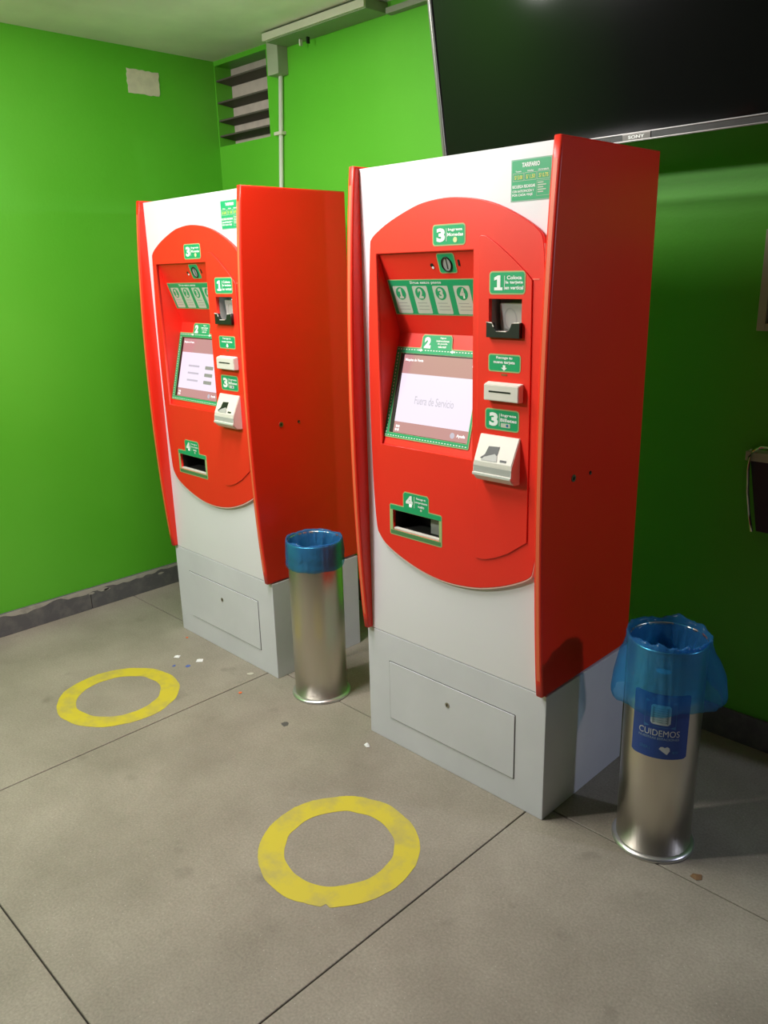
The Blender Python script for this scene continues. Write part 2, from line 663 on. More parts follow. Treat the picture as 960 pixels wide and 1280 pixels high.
def vbox(name, x0, x1, y0, y1, z0, z1, m, bev=0):
    o = box(name, x0, x1, y0, y1, z0, z1, m, None, bev)
    o.data.transform(Matrix.Translation((-vent.location.x, -vent.location.y, -vent.location.z)))
    o.parent = vent
    return o


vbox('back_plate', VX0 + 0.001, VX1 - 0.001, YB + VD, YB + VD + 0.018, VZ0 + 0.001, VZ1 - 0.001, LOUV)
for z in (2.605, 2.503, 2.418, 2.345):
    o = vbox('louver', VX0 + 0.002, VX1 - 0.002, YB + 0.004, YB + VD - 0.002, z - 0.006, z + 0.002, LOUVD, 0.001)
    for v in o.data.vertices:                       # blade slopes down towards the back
        v.co.z -= 0.10 * (v.co.y + 0.046)

# trunking under the ceiling, drop box and conduit
tr_ = empty('cable_trunking', (-1.75, YB - 0.06, 2.62))
tag(tr_, 'cream cable trunking running along the top of the back wall', 'trunking')


def rel(o, root):
    o.data.transform(Matrix.Translation(-root.location))
    o.parent = root
    return o


DUCTG = mat('duct_shaded_grey_green', (0.24, 0.30, 0.18, 1), 0.6, var=0.08)  # darkened grey-green: underside shade and reflected wall green put into the colour
rel(box('duct', -2.075, -1.42, YB - 0.125, YB, 2.650, 2.690, DUCTG, None, 0.002), tr_)
rel(box('duct_lip', -2.085, -1.42, YB - 0.137, YB - 0.125, 2.654, 2.685, TRUNK, None, 0.003), tr_)
rel(box('duct', -1.40, -0.3, YB - 0.035, YB, 2.640, 2.662, mat('grey_trunking', (0.26, 0.28, 0.21, 1), 0.6), None, 0.002), tr_)
rel(box('drop_box', -2.155, -2.075, YB - 0.06, YB, 2.535, 2.690, mat('grey_green_box', (0.34, 0.38, 0.26, 1), 0.6, var=0.1), None, 0.004), tr_)
for x in (-1.93, -1.88):
    rel(box('clip', x, x + 0.008, YB - 0.05, YB - 0.035, 2.622, 2.648, BLACK if x > -1.9 else CREAM, None, 0.001), tr_)
cp = empty('conduit_pipe', (-2.165, YB - 0.012, 0))
tag(cp, 'thin pale conduit pipe running down the green back wall', 'conduit')
rel(tube('pipe', [(-2.118 - 0.005 * 0, YB - 0.012, 2.54), (-2.160, YB - 0.012, 2.05), (-2.163, YB - 0.012, 1.0), (-2.163, YB - 0.012, 0.12)], 0.011,
         mat('pale_conduit', (0.70, 0.72, 0.62, 1), 0.45), None, 10), cp)
rel(box('pipe_clip', -2.175, -2.115, YB - 0.028, YB, 2.285, 2.300, TRUNK, None, 0.002), cp)


# ------------------------------------------------------------------ ticket machine
W_, D_ = 0.759, 0.478


def onp(x, z, y):
    """slide a front-elevation point from the plane y=0 on to the plane at y, as measured from the photograph"""
    k = -y / 1.8309
    return x + k * (1.1864 - x), z + k * (1.645 - z)


def rect_on(x0, x1, z0, z1, y):
    a, c = onp(x0, z0, y)
    b, d = onp(x1, z1, y)
    return a, b, c, d


FY = -0.013       # face of the red fascia
AY = -0.017       # face of the raised panel on the fascia
MF = frame((0, 0, 0), (1, 0, 0), (0, 0, 1))
MFF = frame((0, FY, 0), (1, 0, 0), (0, 0, 1))
MFA = frame((0, AY, 0), (1, 0, 0), (0, 0, 1))
OVAL = [(-0.683, 1.711), (-0.677, 1.739), (-0.650, 1.760), (-0.592, 1.789), (-0.505, 1.820), (-0.451, 1.832), (-0.382, 1.838),
        (-0.322, 1.835), (-0.258, 1.825), (-0.196, 1.807), (-0.135, 1.780), (-0.092, 1.756), (-0.062, 1.734), (-0.049, 1.706),
        (-0.041, 1.615), (-0.036, 1.50), (-0.033, 1.30), (-0.035, 1.10), (-0.044, 0.90), (-0.053, 0.815), (-0.066, 0.790), (-0.109, 0.764),
        (-0.167, 0.738), (-0.242, 0.714), (-0.321, 0.701), (-0.403, 0.699), (-0.489, 0.711), (-0.579, 0.738), (-0.643, 0.768),
        (-0.671, 0.795), (-0.685, 0.826), (-0.695, 0.95), (-0.699, 1.088), (-0.701, 1.247), (-0.699, 1.426), (-0.694, 1.549)]


def smooth_loop(pts, n=3):
    """Catmull-Rom through the points"""
    o = []
    L = len(pts)
    for i in range(L):
        p0, p1, p2, p3 = [Vector(pts[(i + k) % L]) for k in (-1, 0, 1, 2)]
        for s in range(n):
            t = s / n
            o.append(tuple(0.5 * ((2 * p1) + (p2 - p0) * t + (2 * p0 - 5 * p1 + 4 * p2 - p3) * t * t + (3 * p1 - p0 - 3 * p2 + p3) * t ** 3)))
    return o


def sticker(name, x0, x1, y0, y1, parent, M, r=0.010, h=0.0):
    s = plate(name, [rr(x0, x1, y0, y1, r)], 0.0008, GEDGE, parent, M, h)
    plate('face', [rr(x0 + 0.0035, x1 - 0.0035, y0 + 0.0035, y1 - 0.0035, max(r - 0.003, 0.001))], 0.0004, GREEN, s, M, h + 0.0007)
    return s


H_T = 0.0016      # height of lettering over the surface


def numbered(M, x0, x1, y0, y1, num, lines, parent, extra=None):
    s = sticker('instruction_sticker', x0, x1, y0, y1, parent, M)
    w_, h_ = x1 - x0, y1 - y0
    numeral(num, x0 + w_ * 0.13, x0 + w_ * 0.39, y0 + h_ * 0.18, y0 + h_ * 0.82, PRINT, s, M, H_T, 0.05)
    plate('divider', [rr(x0 + w_ * 0.425, x0 + w_ * 0.437, y0 + h_ * 0.2, y0 + h_ * 0.8)], 0.0003, PRINT, s, M, H_T - 0.0003)
    n = len(lines)
    y_top = y0 + h_ * 0.82
    step = h_ * (0.64 / 3)
    for i, (t, ww) in enumerate(lines):
        cx = x0 + w_ * 0.70
        text(t, cx - w_ * 0.24 * ww, cx + w_ * 0.24 * ww, y_top - step * (i + 0.85), y_top - step * (i + 0.08), PRINT, s, M, H_T, 0.03)
    return s


def build_machine():
    root = empty('ticket_machine', (0, 0, 0))
    # base with service door
    base = box('base', -W_, 0.0, 0.0, D_ - 0.003, 0.0, 0.428, BASEG, root, 0.003)
    gap = plate('door_gap', [rr(-0.6545, -0.1075, 0.0965, 0.3255, 0.004)], 0.0006, SEAM, base, MF, 0.0)
    door = plate('service_door', [rr(-0.652, -0.110, 0.099, 0.323, 0.004)], 0.003, BASEG, base, MF, 0.0, 0.001)
    lk = plate('lock', [circ(-0.382, 0.255, 0.009)], 0.002, STEEL2, base, MF, 0.003)
    plate('keyhole', [rr(-0.384, -0.380, 0.250, 0.260)], 0.0006, BLACK, base, MF, 0.005)
    # white cabinet
    boxes('cabinet_body', [(-0.735, -0.024, 0.20, 0.470, 0.432, 1.945), (-0.735, -0.024, 0.022, 0.20, 1.925, 1.945),
                           (-0.735, -0.024, 0.022, 0.20, 0.432, 0.452), (-0.735, -0.715, 0.022, 0.20, 0.452, 1.925),
                           (-0.044, -0.024, 0.022, 0.20, 0.452, 1.925)], WHITE, root)
    plate('front_panel', [rr(-0.735, -0.024, 0.431, 1.945), rr(-0.665, -0.10, 0.805, 1.70)], 0.020, WHITE, root,
          frame((0, 0.020, 0), (1, 0, 0), (0, 0, 1)), 0.0)
    # side panels with the bowed front edge
    prof = []
    nn = 28
    for i in range(nn + 1):
        t = i / nn
        z = 0.432 + (1.953 - 0.432) * t
        bow = 4 * t * (1 - t)
        prof.append((-(0.0195 + 0.036 * bow ** 0.9), z))
    outl = [(D_, 0.436)] + [(D_, 1.953)] + list(reversed(prof))
    outl = list(reversed(outl))
    MS = frame((0, 0, 0), (0, 1, 0), (0, 0, 1))
    for sgn in (0, 1):
        x = -0.026 if sgn == 0 else -W_
        sp = plate('side_panel', [outl], 0.026, RED, root, frame((x, 0, 0), (0, 1, 0), (0, 0, 1)), 0.0, 0.006)
        ev, ef = [], []
        for (yy, zz) in prof[1:-1]:
            ev += [(x + 0.0075, yy - 0.0006, zz), (x + 0.0185, yy - 0.0006, zz)]
        for k in range(len(prof) - 3):
            ef.append((2 * k, 2 * k + 1, 2 * k + 3, 2 * k + 2))
        poly('edge_highlight', ev, ef, mat('orange_edge_highlight', (0.86, 0.15, 0.06, 1), 0.45), sp, True)  # lighter orange strip paints the lit highlight along the panel's front edge
        if sgn == 0:
            plate('bolt_collar', [circ(0.095, 1.077, 0.0105), circ(0.095, 1.077, 0.0055)], 0.002, STEEL2, sp, MS, 0.0)
            plate('bolt', [circ(0.095, 1.077, 0.0055)], 0.0008, BLACK, sp, MS, 0.0)
            plate('screw_hole', [circ(0.184, 1.076, 0.006)], 0.0008, BLACK, sp, MS, 0.0)
            plate('screw', [circ(0.186, 1.073, 0.0032)], 0.0012, STEEL2, sp, MS, 0.0005)
    # red fascia with its three openings
    rx0, rx1, rz0, rz1 = rect_on(-0.668, -0.288, 1.105, 1.697, FY)
    tx0, tx1, tz0, tz1 = rect_on(-0.620, -0.417, 0.821, 0.890, FY)
    cx0, cx1, cz0, cz1 = rect_on(-0.231, -0.122, 1.480, 1.566, AY)
    fascia = plate('fascia', [smooth_loop(OVAL), rr(rx0, rx1, rz0, rz1), rr(tx0, tx1, tz0, tz1), rr(cx0, cx1, cz0, cz1)], 0.013, REDF, root, MF, 0.0, 0.0022)
    plate('fascia_edging', [[(a + 0.0008, b - 0.0040) for a, b in smooth_loop(OVAL)], rr(-0.666, -0.10, 0.808, 1.708)], 0.0118,
          mat('pale_laminate_edge', (0.85, 0.55, 0.48, 1), 0.5), root, MF, 0.0, 0.0004)
    # raised access panel
    ap = [onp(a, b, AY) for a, b in [(-0.270, 1.728), (-0.262, 1.734), (-0.245, 1.732), (-0.205, 1.708), (-0.160, 1.675), (-0.110, 1.634), (-0.091, 1.615),
                                     (-0.088, 1.30), (-0.086, 0.890), (-0.110, 0.872), (-0.150, 0.842), (-0.200, 0.816), (-0.240, 0.803), (-0.270, 0.802)]]
    plate('access_panel', [ap, rr(cx0, cx1, cz0, cz1)], 0.004, REDF, root, MFF, 0.0, 0.0015)
    box('latch_dash', *[-0.079, -0.058], FY - 0.0008, FY, 1.6155, 1.6185, mat('worn_red', (0.85, 0.18, 0.12, 1), 0.5), fascia)
    # recess for the screen: two sloping planes and cheeks
    J0, J1, J2 = (-0.003, rz1), (0.087, 1.456), (-0.003, rz0)
    xa, xb = rx0, rx1
    V = [(xa, *J0), (xa, *J1), (xa, *J2), (xb, *J0), (xb, *J1), (xb, *J2)]
    rec = poly('screen_recess', V, [(0, 1, 4, 3), (1, 2, 5, 4), (0, 2, 1), (3, 4, 5)], REDF, root)
    vU = Vector((0, J0[0] - J1[0], J0[1] - J1[1]))
    vL = Vector((0, J1[0] - J2[0], J1[1] - J2[1]))
    LU, LL = vU.length, vL.length
    MU = frame((0, J1[0], J1[1]), (1, 0, 0), vU)
    ML = frame((0, J2[0], J2[1]), (1, 0, 0), vL)
    bu = lambda s: (1 - s) * LU
    bl_ = lambda s: (1 - s) * LL
    # coin insert
    cs = plate('coin_plate', [rr(-0.424, -0.358, bu(0.25), bu(0.02), 0.008)], 0.0008, GEDGE, root, MU, 0.0002)
    plate('face', [rr(-0.421, -0.361, bu(0.24), bu(0.03), 0.006)], 0.0004, GREEN, cs, MU, 0.0009)
    plate('coin_ring', [circ(-0.391, bu(0.145), 0.019, 24, 0.022), circ(-0.391, bu(0.145), 0.016, 24, 0.019)], 0.004, BLACK, cs, MU, 0.0008, 0.0006)
    plate('coin_dish', [circ(-0.391, bu(0.145), 0.016, 24, 0.019)], 0.0008, GREYP, cs, MU, 0.0010)
    plate('coin_slot', [rr(-0.392, -0.388, bu(0.20), bu(0.08))], 0.0006, BLACK, cs, MU, 0.0017)
    plate('indicator', [circ(-0.449, bu(0.155), 0.006)], 0.0015, BLACK, root, MU, 0.0)
    plate('indicator', [circ(-0.446, bu(0.18), 0.0042)], 0.0018, PRINT, root, MU, 0.0)
    plate('indicator', [rr(-0.350, -0.343, bu(0.17), bu(0.10), 0.002)], 0.0012, BLACK, root, MU, 0.0)
    # four-step strip
    st = plate('steps_sticker', [rr(-0.648, -0.301, bu(0.755), bu(0.315), 0.004)], 0.0008, GEDGE, root, MU, 0.0002)
    plate('face', [rr(-0.645, -0.304, bu(0.745), bu(0.325), 0.003)], 0.0004, GREEN, st, MU, 0.0009)
    text('Sigue estos pasos', -0.555, -0.430, bu(0.378), bu(0.335), PRINT, st, MU, 0.0016, 0.02)
    for k in range(4):
        x0 = -0.632 + 0.0815 * k
        plate('step_card', [rr(x0, x0 + 0.060, bu(0.735), bu(0.395), 0.004)], 0.0003, PALE, st, MU, 0.0013)
        xc, yc = x0 + 0.029, bu(0.485)
        plate('step_disc', [circ(xc, yc, 0.0205)], 0.0003, GREEN, st, MU, 0.0016)
        numeral(str(k + 1), xc - 0.0095, xc + 0.0095, yc - 0.016, yc + 0.016, PALE, st, MU, 0.0021, 0.05)
        for q_ in range(3):
            plate('text_line', [rr(x0 + 0.008 + 0.003 * (q_ % 2), x0 + 0.052 - 0.006 * (q_ == 0), bu(0.60 + 0.04 * q_) - 0.0018, bu(0.60 + 0.04 * q_))], 0.0002, GREYT, st, MU, 0.0016)
    # screen and its green surround
    plate('screen_bezel', [rr(-0.640, -0.305, bl_(0.895), bl_(0.165))], 0.0006, BLACK, root, ML, 0.0004)
    scr = plate('screen', [rr(-0.618, -0.311, bl_(0.885), bl_(0.19))], 0.0004, LCDB, root, ML, 0.0012)
    plate('window_area', [rr(-0.618, -0.311, bl_(0.785), bl_(0.355))], 0.0002, LCDW, scr, ML, 0.0016)
    text('Máquina de Venta', -0.612, -0.535, bl_(0.252), bl_(0.222), LCDT, scr, ML, 0.0018, 0.04)
    plate('corner_mark', [rr(-0.338, -0.316, bl_(0.262), bl_(0.215), 0.003)], 0.0002, LCDT, scr, ML, 0.0016)
    for (ix, iy) in ((0, 0), (0.010, 0), (0.002, 0.011), (0.011, 0.011)):
        plate('button_mark', [rr(-0.611 + ix, -0.604 + ix, bl_(0.868) + iy, bl_(0.868) + iy + 0.008, 0.002)], 0.0002, LCDT, scr, ML, 0.0016)
    plate('button_mark', [circ(-0.372, bl_(0.838), 0.009)], 0.0002, LCDG, scr, ML, 0.0016)
    text('Ayuda', -0.356, -0.322, bl_(0.853), bl_(0.82), LCDT, scr, ML, 0.0018, 0.05)
    b0, b1, bt = bl_(0.935), bl_(0.123), LL - 0.002
    fr_o = [(-0.659, b0 + 0.005), (-0.655, b0), (-0.305, b0), (-0.302, b0 + 0.003), (-0.302, b1), (-0.424, b1), (-0.427, b1 + 0.006), (-0.430, bt - 0.008), (-0.437, bt),
            (-0.546, bt), (-0.553, bt - 0.008), (-0.553, b1 + 0.004), (-0.557, b1), (-0.659, b1)]
    hole = rr(-0.6345, -0.312, bl_(0.889), bl_(0.178))
    sf = plate('screen_sticker', [fr_o, hole], 0.0008, GEDGE, root, ML, 0.0016)
    ins = 0.003
    fr_i = [(-0.656, b0 + ins), (-0.305, b0 + ins), (-0.305, b1 - ins), (-0.428, b1 - ins), (-0.433, bt - 0.009), (-0.438, bt - ins), (-0.545, bt - ins),
            (-0.550, bt - 0.009), (-0.550, b1 - ins), (-0.656, b1 - ins)]
    plate('face', [fr_i, rr(-0.6355, -0.3105, bl_(0.889) - 0.001, bl_(0.178) + 0.001)], 0.0004, GREEN, sf, ML, 0.0023)
    hh = 0.0028
    x = -0.65
    while x < -0.31:
        if not (-0.566 < x < -0.54 or -0.44 < x < -0.41):
            plate('dash', [rr(x, x + 0.006, b1 - 0.009, b1 - 0.0065)], 0.0002, PRINT, sf, ML, hh)
        plate('dash', [rr(x, x + 0.006, b0 + 0.006, b0 + 0.0085)], 0.0002, PRINT, sf, ML, hh)
        x += 0.0115
    y = b0 + 0.015
    while y < b1 - 0.015:
        plate('dash', [rr(-0.6475, -0.6445, y, y + 0.005)], 0.0002, PRINT, sf, ML, hh)
        y += 0.0105
    plate('arrow', [[(-0.562, b1 - 0.010), (-0.553, b1 - 0.010), (-0.553, b1 - 0.013), (-0.543, b1 - 0.0078), (-0.553, b1 - 0.0025), (-0.553, b1 - 0.0055), (-0.562, b1 - 0.0055)]],
          0.0002, PRINT, sf, ML, hh)
    plate('arrow', [[(-0.412, b1 - 0.010), (-0.421, b1 - 0.010), (-0.421, b1 - 0.013), (-0.434, b1 - 0.0078), (-0.421, b1 - 0.0025), (-0.421, b1 - 0.0055), (-0.412, b1 - 0.0055)][::-1]],
          0.0002, PRINT, sf, ML, hh)
    text('2', -0.541, -0.514, bt - 0.043, bt - 0.008, PRINT, sf, ML, hh + 0.0003, 0.07, 'numeral')
    for i, (t, w2) in enumerate((('Sigue', 0.012), ('instrucciones', 0.026), ('de pantalla', 0.020), ('táctil', 0.016))):
        yy = bt - 0.010 - 0.0088 * i
        text(t, -0.467 - w2, -0.467 + w2, yy - 0.0032, yy + 0.0032, PRINT, sf, ML, hh + 0.0003, 0.03)
    # coin and receipt tray
    tray = boxes('change_tray', [(tx0 - 0.004, tx1 + 0.004, 0.085, 0.090, tz0 - 0.004, tz1 + 0.004), (tx0 - 0.004, tx0, 0.0, 0.085, tz0 - 0.004, tz1 + 0.004),
                                 (tx1, tx1 + 0.004, 0.0, 0.085, tz0 - 0.004, tz1 + 0.004), (tx0, tx1, 0.0, 0.085, tz1, tz1 + 0.004),
                                 (tx0, tx1, 0.0, 0.085, tz0 - 0.004, tz0)], DARK, root)
    box('tray_lip', tx0 + 0.002, tx1 - 0.002, -0.011, 0.002, tz0, tz0 + 0.007, CREAM, tray, 0.002)
    box('flap', tx1 - 0.072, tx1 - 0.004, 0.028, 0.034, tz0 + 0.002, tz1 - 0.018, GREYP, tray, 0.002)
    a0, a1, c0, c1 = rect_on(-0.634, -0.405, 0.803, 0.909, FY)
    t0, t1, _, ct = rect_on(-0.572, -0.459, 0.803, 0.960, FY)
    tf_o = [(a0 + 0.004, c0), (a1 - 0.004, c0), (a1, c0 + 0.004), (a1, c1 - 0.005), (a1 - 0.005, c1), (t1 + 0.002, c1), (t1, c1 + 0.003), (t1, ct - 0.008), (t1 - 0.008, ct),
            (t0 + 0.008, ct), (t0, ct - 0.008), (t0, c1 + 0.003), (t0 - 0.002, c1), (a0 + 0.005, c1), (a0, c1 - 0.005), (a0, c0 + 0.004)]
    ts = plate('tray_sticker', [tf_o, rr(tx0, tx1, tz0, tz1)], 0.0008, GEDGE, root, MFF, 0.0)
    plate('face', [[(a0 + 0.003, tz1), (tx0 - 0.001, tz1 + 0.0008), (tx1 + 0.001, tz1 + 0.0008), (a1 - 0.003, tz1), (a1 - 0.003, c1 - 0.005), (a1 - 0.006, c1 - 0.003),
                    (t1 - 0.003, c1 - 0.003), (t1 - 0.003, ct - 0.009), (t1 - 0.009, ct - 0.003), (t0 + 0.009, ct - 0.003), (t0 + 0.003, ct - 0.009),
                    (t0 + 0.003, c1 - 0.003), (a0 + 0.006, c1 - 0.003), (a0 + 0.003, c1 - 0.005)]], 0.0004, GREEN, ts, MFF, 0.0007)
    plate('lower_band', [rr(a0 + 0.004, a1 - 0.004, c0 + 0.003, tz0 - 0.0015)], 0.0003, mat('dull_green_print', (0.08, 0.22, 0.08, 1), 0.5), ts, MFF, 0.0007)
    text('4', t0 + 0.013, t0 + 0.043, ct - 0.048, ct - 0.010, PRINT, ts, MFF, H_T, 0.07, 'numeral')
    plate('divider', [rr(t0 + 0.049, t0 + 0.0503, ct - 0.048, ct - 0.010)], 0.0003, PRINT, ts, MFF, H_T - 0.0003)
    for i, (t, w2) in enumerate((('Recoge tu', 0.020), ('comprobante', 0.027), ('vuelto', 0.014))):
        yy = ct - 0.015 - 0.012 * i
        text(t, t0 + 0.079 - w2, t0 + 0.079 + w2, yy - 0.0045, yy + 0.0045, PRINT, ts, MFF, H_T, 0.03)
    plate('coin_mark', [circ(t0 + 0.079, ct - 0.051, 0.004)], 0.0003, PALE, ts, MFF, H_T - 0.0003)
    # numbered stickers
    s = numbered(MFF, *rect_on(-0.436, -0.315, 1.711, 1.769, FY), '3', (('Ingresa', 0.9), ('Monedas', 1.0)), root)
    x0, x1, z0, z1 = rect_on(-0.436, -0.315, 1.711, 1.769, FY)
    plate('coin_mark', [circ(x0 + 0.70 * (x1 - x0), z0 + 0.26 * (z1 - z0), 0.0075)], 0.0003, mat('pale_yellow_print', (0.66, 0.72, 0.35, 1), 0.5), s, MFF, H_T)
    numbered(MFA, *rect_on(-0.230, -0.111, 1.578, 1.639, AY), '1', (('Coloca', 0.85), ('la tarjeta', 1.0), ('en vertical', 1.05)), root)
    s = numbered(MFA, *rect_on(-0.239, -0.121, 1.205, 1.266, AY), '3', (('Ingresa', 0.95), ('Billetes', 1.0)), root)
    x0, x1, z0, z1 = rect_on(-0.239, -0.121, 1.205, 1.266, AY)
    plate('banknote_mark', [rr(x0 + 0.056, x0 + 0.088, z0 + 0.010, z0 + 0.022, 0.002)], 0.0003, PALE, s, MFA, H_T)
    plate('banknote_mark', [circ(x0 + 0.078, z0 + 0.016, 0.004)], 0.0003, LBLUE2, s, MFA, H_T + 0.0003)
    x0, x1, z0, z1 = rect_on(-0.230, -0.120, 1.370, 1.419, AY)
    s = sticker('instruction_sticker', x0, x1, z0, z1, root, MFA, 0.008)
    xm = (x0 + x1) / 2
    text('Recoge tu', xm - 0.027, xm + 0.027, z1 - 0.015, z1 - 0.0055, PRINT, s, MFA, H_T, 0.03)
    text('nueva tarjeta', xm - 0.036, xm + 0.036, z1 - 0.028, z1 - 0.0175, PRINT, s, MFA, H_T, 0.03)
    plate('arrow', [[(xm - 0.004, z0 + 0.019), (xm - 0.004, z0 + 0.012), (xm - 0.010, z0 + 0.012), (xm, z0 + 0.004), (xm + 0.010, z0 + 0.012), (xm + 0.004, z0 + 0.012), (xm + 0.004, z0 + 0.019)][::-1]],
          0.0003, PRINT, s, MFA, H_T - 0.0003)
    plate('sensor', [rr(xm - 0.010, xm + 0.010, z0 - 0.010, z0 - 0.004, 0.002)], 0.0008, mat('amber_sensor', (0.30, 0.10, 0.03, 1), 0.4), root, MFA, 0.0)
    # card reader bay with black pocket and card
    bay = boxes('card_bay', [(cx0 - 0.003, cx1 + 0.003, 0.035, 0.038, cz0 - 0.003, cz1 + 0.003), (cx0 - 0.003, cx0, -0.004, 0.035, cz0, cz1),
                             (cx1, cx1 + 0.003, -0.004, 0.035, cz0, cz1), (cx0, cx1, -0.004, 0.035, cz1, cz1 + 0.003), (cx0, cx1, -0.004, 0.035, cz0 - 0.003, cz0)], GREYP, root)
    cm = frame((0, 0.022, cz0), (1, 0, 0), (0, -0.12, 1))
    cd_ = plate('card', [rr(cx0 + 0.014, cx1 - 0.010, 0.0, 0.075, 0.006)], 0.001, CARDM, root, cm, 0.0)
    plate('card_swirl', [circ((cx0 + cx1) / 2 - 0.006, 0.032, 0.022, 20, 0.030), circ((cx0 + cx1) / 2 - 0.006, 0.032, 0.018, 20, 0.026)], 0.0003, mat('card_grey_print', (0.40, 0.41, 0.39, 1), 0.4), cd_, cm, 0.001)
    px0, px1, pz0, pz1 = rect_on(-0.234, -0.118, 1.464, 1.503, AY)
    px0 += 0.004
    notch = [(px0, pz0), (px1, pz0), (px1, pz1 + 0.002), (px1 - 0.026, pz1), (px1 - 0.034, pz1 - 0.018), (px1 - 0.044, pz1 - 0.022), (px0 + 0.034, pz1 - 0.022),
             (px0 + 0.024, pz1 - 0.010), (px0 + 0.020, pz1), (px0, pz1 + 0.002)]
    pk = plate('card_pocket', [notch], 0.013, BLACK, root, frame((0, AY, 0), (1, 0, 0), (0, 0, 1)), 0.0, 0.001)
    for (p, q_) in ((7, 8), (9, 8), (5, 6), (3, 2)):
        (ax_, az_), (bx_, bz_) = notch[p], notch[q_]
        tube('pocket_edge', [(ax_, AY - 0.0125, az_), (bx_, AY - 0.0125, bz_)], 0.0014, CREAM, pk, 6)
    # ticket slot housing
    x0, x1, z0, z1 = rect_on(-0.245, -0.125, 1.288, 1.335, -0.037)
    bm = bmesh.new()
    vs = [(x0 - 0.001, AY, z0 - 0.002), (x1 + 0.002, AY, z0 - 0.002), (x1 + 0.002, AY, z1 + 0.004), (x0 - 0.001, AY, z1 + 0.004),
          (x0, AY - 0.022, z0), (x1, AY - 0.022, z0), (x1, AY - 0.022, z1 - 0.002), (x0, AY - 0.022, z1 - 0.002)]
    bv = [bm.verts.new(v) for v in vs]
    for f in ((0, 1, 2, 3), (4, 5, 6, 7), (0, 1, 5, 4), (1, 2, 6, 5), (2, 3, 7, 6), (3, 0, 4, 7)):
        bm.faces.new([bv[i] for i in f])
    bmesh.ops.bevel(bm, geom=bm.edges[:], offset=0.0018, segments=2, affect='EDGES')
    hs = fin(bm, 'card_slot_housing', CREAM, root)
    zc = (z0 + z1) / 2 + 0.002
    box('slot', x0 + 0.018, x1 - 0.026, AY - 0.0226, AY - 0.0214, zc - 0.0022, zc + 0.0022, BLACK, hs)
    # banknote acceptor
    x0, x1 = -0.240, -0.103
    pr = [(AY, 1.194), (AY - 0.004, 1.193), (AY - 0.036, 1.122), (AY - 0.037, 1.112), (AY - 0.037, 1.090), (AY - 0.041, 1.088), (AY - 0.041, 1.082), (AY - 0.030, 1.070), (AY - 0.022, 1.064), (AY, 1.062)]
    verts = [(x0 + (0.0 if y > AY - 0.01 else 0.002), y, z) for y, z in pr] + [(x1 - (0.0 if y > AY - 0.01 else 0.002), y, z) for y, z in pr]
    n = len(pr)
    faces = [(i, i + 1, n + i + 1, n + i) for i in range(n - 1)] + [tuple(range(n))[::-1], tuple(range(n, 2 * n))]
    bm = bmesh.new()
    bv = [bm.verts.new(v) for v in verts]
    for f in faces:
        bm.faces.new([bv[i] for i in f])
    bmesh.ops.bevel(bm, geom=[e for e in bm.edges if abs(e.verts[0].co.x - e.verts[1].co.x) < 0.01], offset=0.002, segments=2, affect='EDGES')
    ba = fin(bm, 'banknote_acceptor', CREAM, root)
    MB = frame((0, AY - 0.036, 1.122), (1, 0, 0), (0, 0.032, 0.071))
    plate('mouth', [[(x0 + 0.033, 0.006), (x0 + 0.078, 0.018), (x0 + 0.080, 0.048), (x0 + 0.042, 0.046), (x0 + 0.036, 0.022), (x0 + 0.022, 0.010)]], 0.0005, BLACK, ba, MB, 0.0005)
    plate('mouth_ramp', [[(x0 + 0.026, 0.004), (x0 + 0.082, 0.004), (x0 + 0.079, 0.020), (x0 + 0.070, 0.026), (x0 + 0.036, 0.014)]], 0.0005, mat('acceptor_grey', (0.42, 0.42, 0.40, 1), 0.4), ba, MB, 0.0009)
    plate('indicator', [rr(x0 + 0.092, x0 + 0.114, 0.006, 0.012, 0.001)], 0.0006, BLACK, ba, MB, 0.0005)
    box('chrome_lip', x0 + 0.001, x1 - 0.001, AY - 0.0425, AY - 0.036, 1.081, 1.089, mat('satin_lip', (0.80, 0.80, 0.78, 1), 0.35, 0.3), ba, 0.002)
    box('band', x0 + 0.0018, x1 - 0.0018, AY - 0.0378, AY - 0.036, 1.091, 1.109, mat('acceptor_band', (0.46, 0.47, 0.44, 1), 0.35), ba)
    # fare table
    x0, x1, z0, z1 = -0.1635, -0.040, 1.810, 1.911
    fs = plate('fare_sticker', [rr(x0, x1, z0, z1)], 0.0008, mat('fare_border', (0.22, 0.45, 0.32, 1), 0.5), root, MF, 0.0)
    plate('face', [rr(x0 + 0.003, x1 - 0.003, z0 + 0.003, z1 - 0.003, 0.004)], 0.0004, GREEN, fs, MF, 0.0007)
    text('TARIFARIO', x0 + 0.034, x0 + 0.088, z1 - 0.020, z1 - 0.009, PRINT, fs, MF, H_T, 0.04)
    for k, (t, a, b) in enumerate((('S/ 5.00', 0.006, 0.040), ('S/ 1.50', 0.042, 0.078), ('S/ 0.75', 0.081, 0.118))):
        plate('price_box', [rr(x0 + a, x0 + b, z1 - 0.052, z1 - 0.033), rr(x0 + a + 0.0008, x0 + b - 0.0008, z1 - 0.0512, z1 - 0.0338)], 0.0002, PALE, fs, MF, H_T - 0.0003)
        text(t, x0 + a + 0.005, x0 + b - 0.004, z1 - 0.048, z1 - 0.038, YEL, fs, MF, H_T, 0.03)
        text(('Tarjeta', 'Adulto', 'Universitario')[k], x0 + a + (0.008 if k < 2 else 0.003), x0 + b - (0.008 if k < 2 else 0.003), z1 - 0.0315, z1 - 0.027, PRINT, fs, MF, H_T, 0.02)
    for i, t in enumerate(('RECUERDA RECARGAR', 'CON ANTICIPACIÓN Y', 'POR CADA VIAJE')):
        text(t, x0 + 0.005, x0 + 0.076 - 0.004 * i, z1 - 0.069 - 0.0105 * i, z1 - 0.0615 - 0.0105 * i, PRINT, fs, MF, H_T, 0.03)
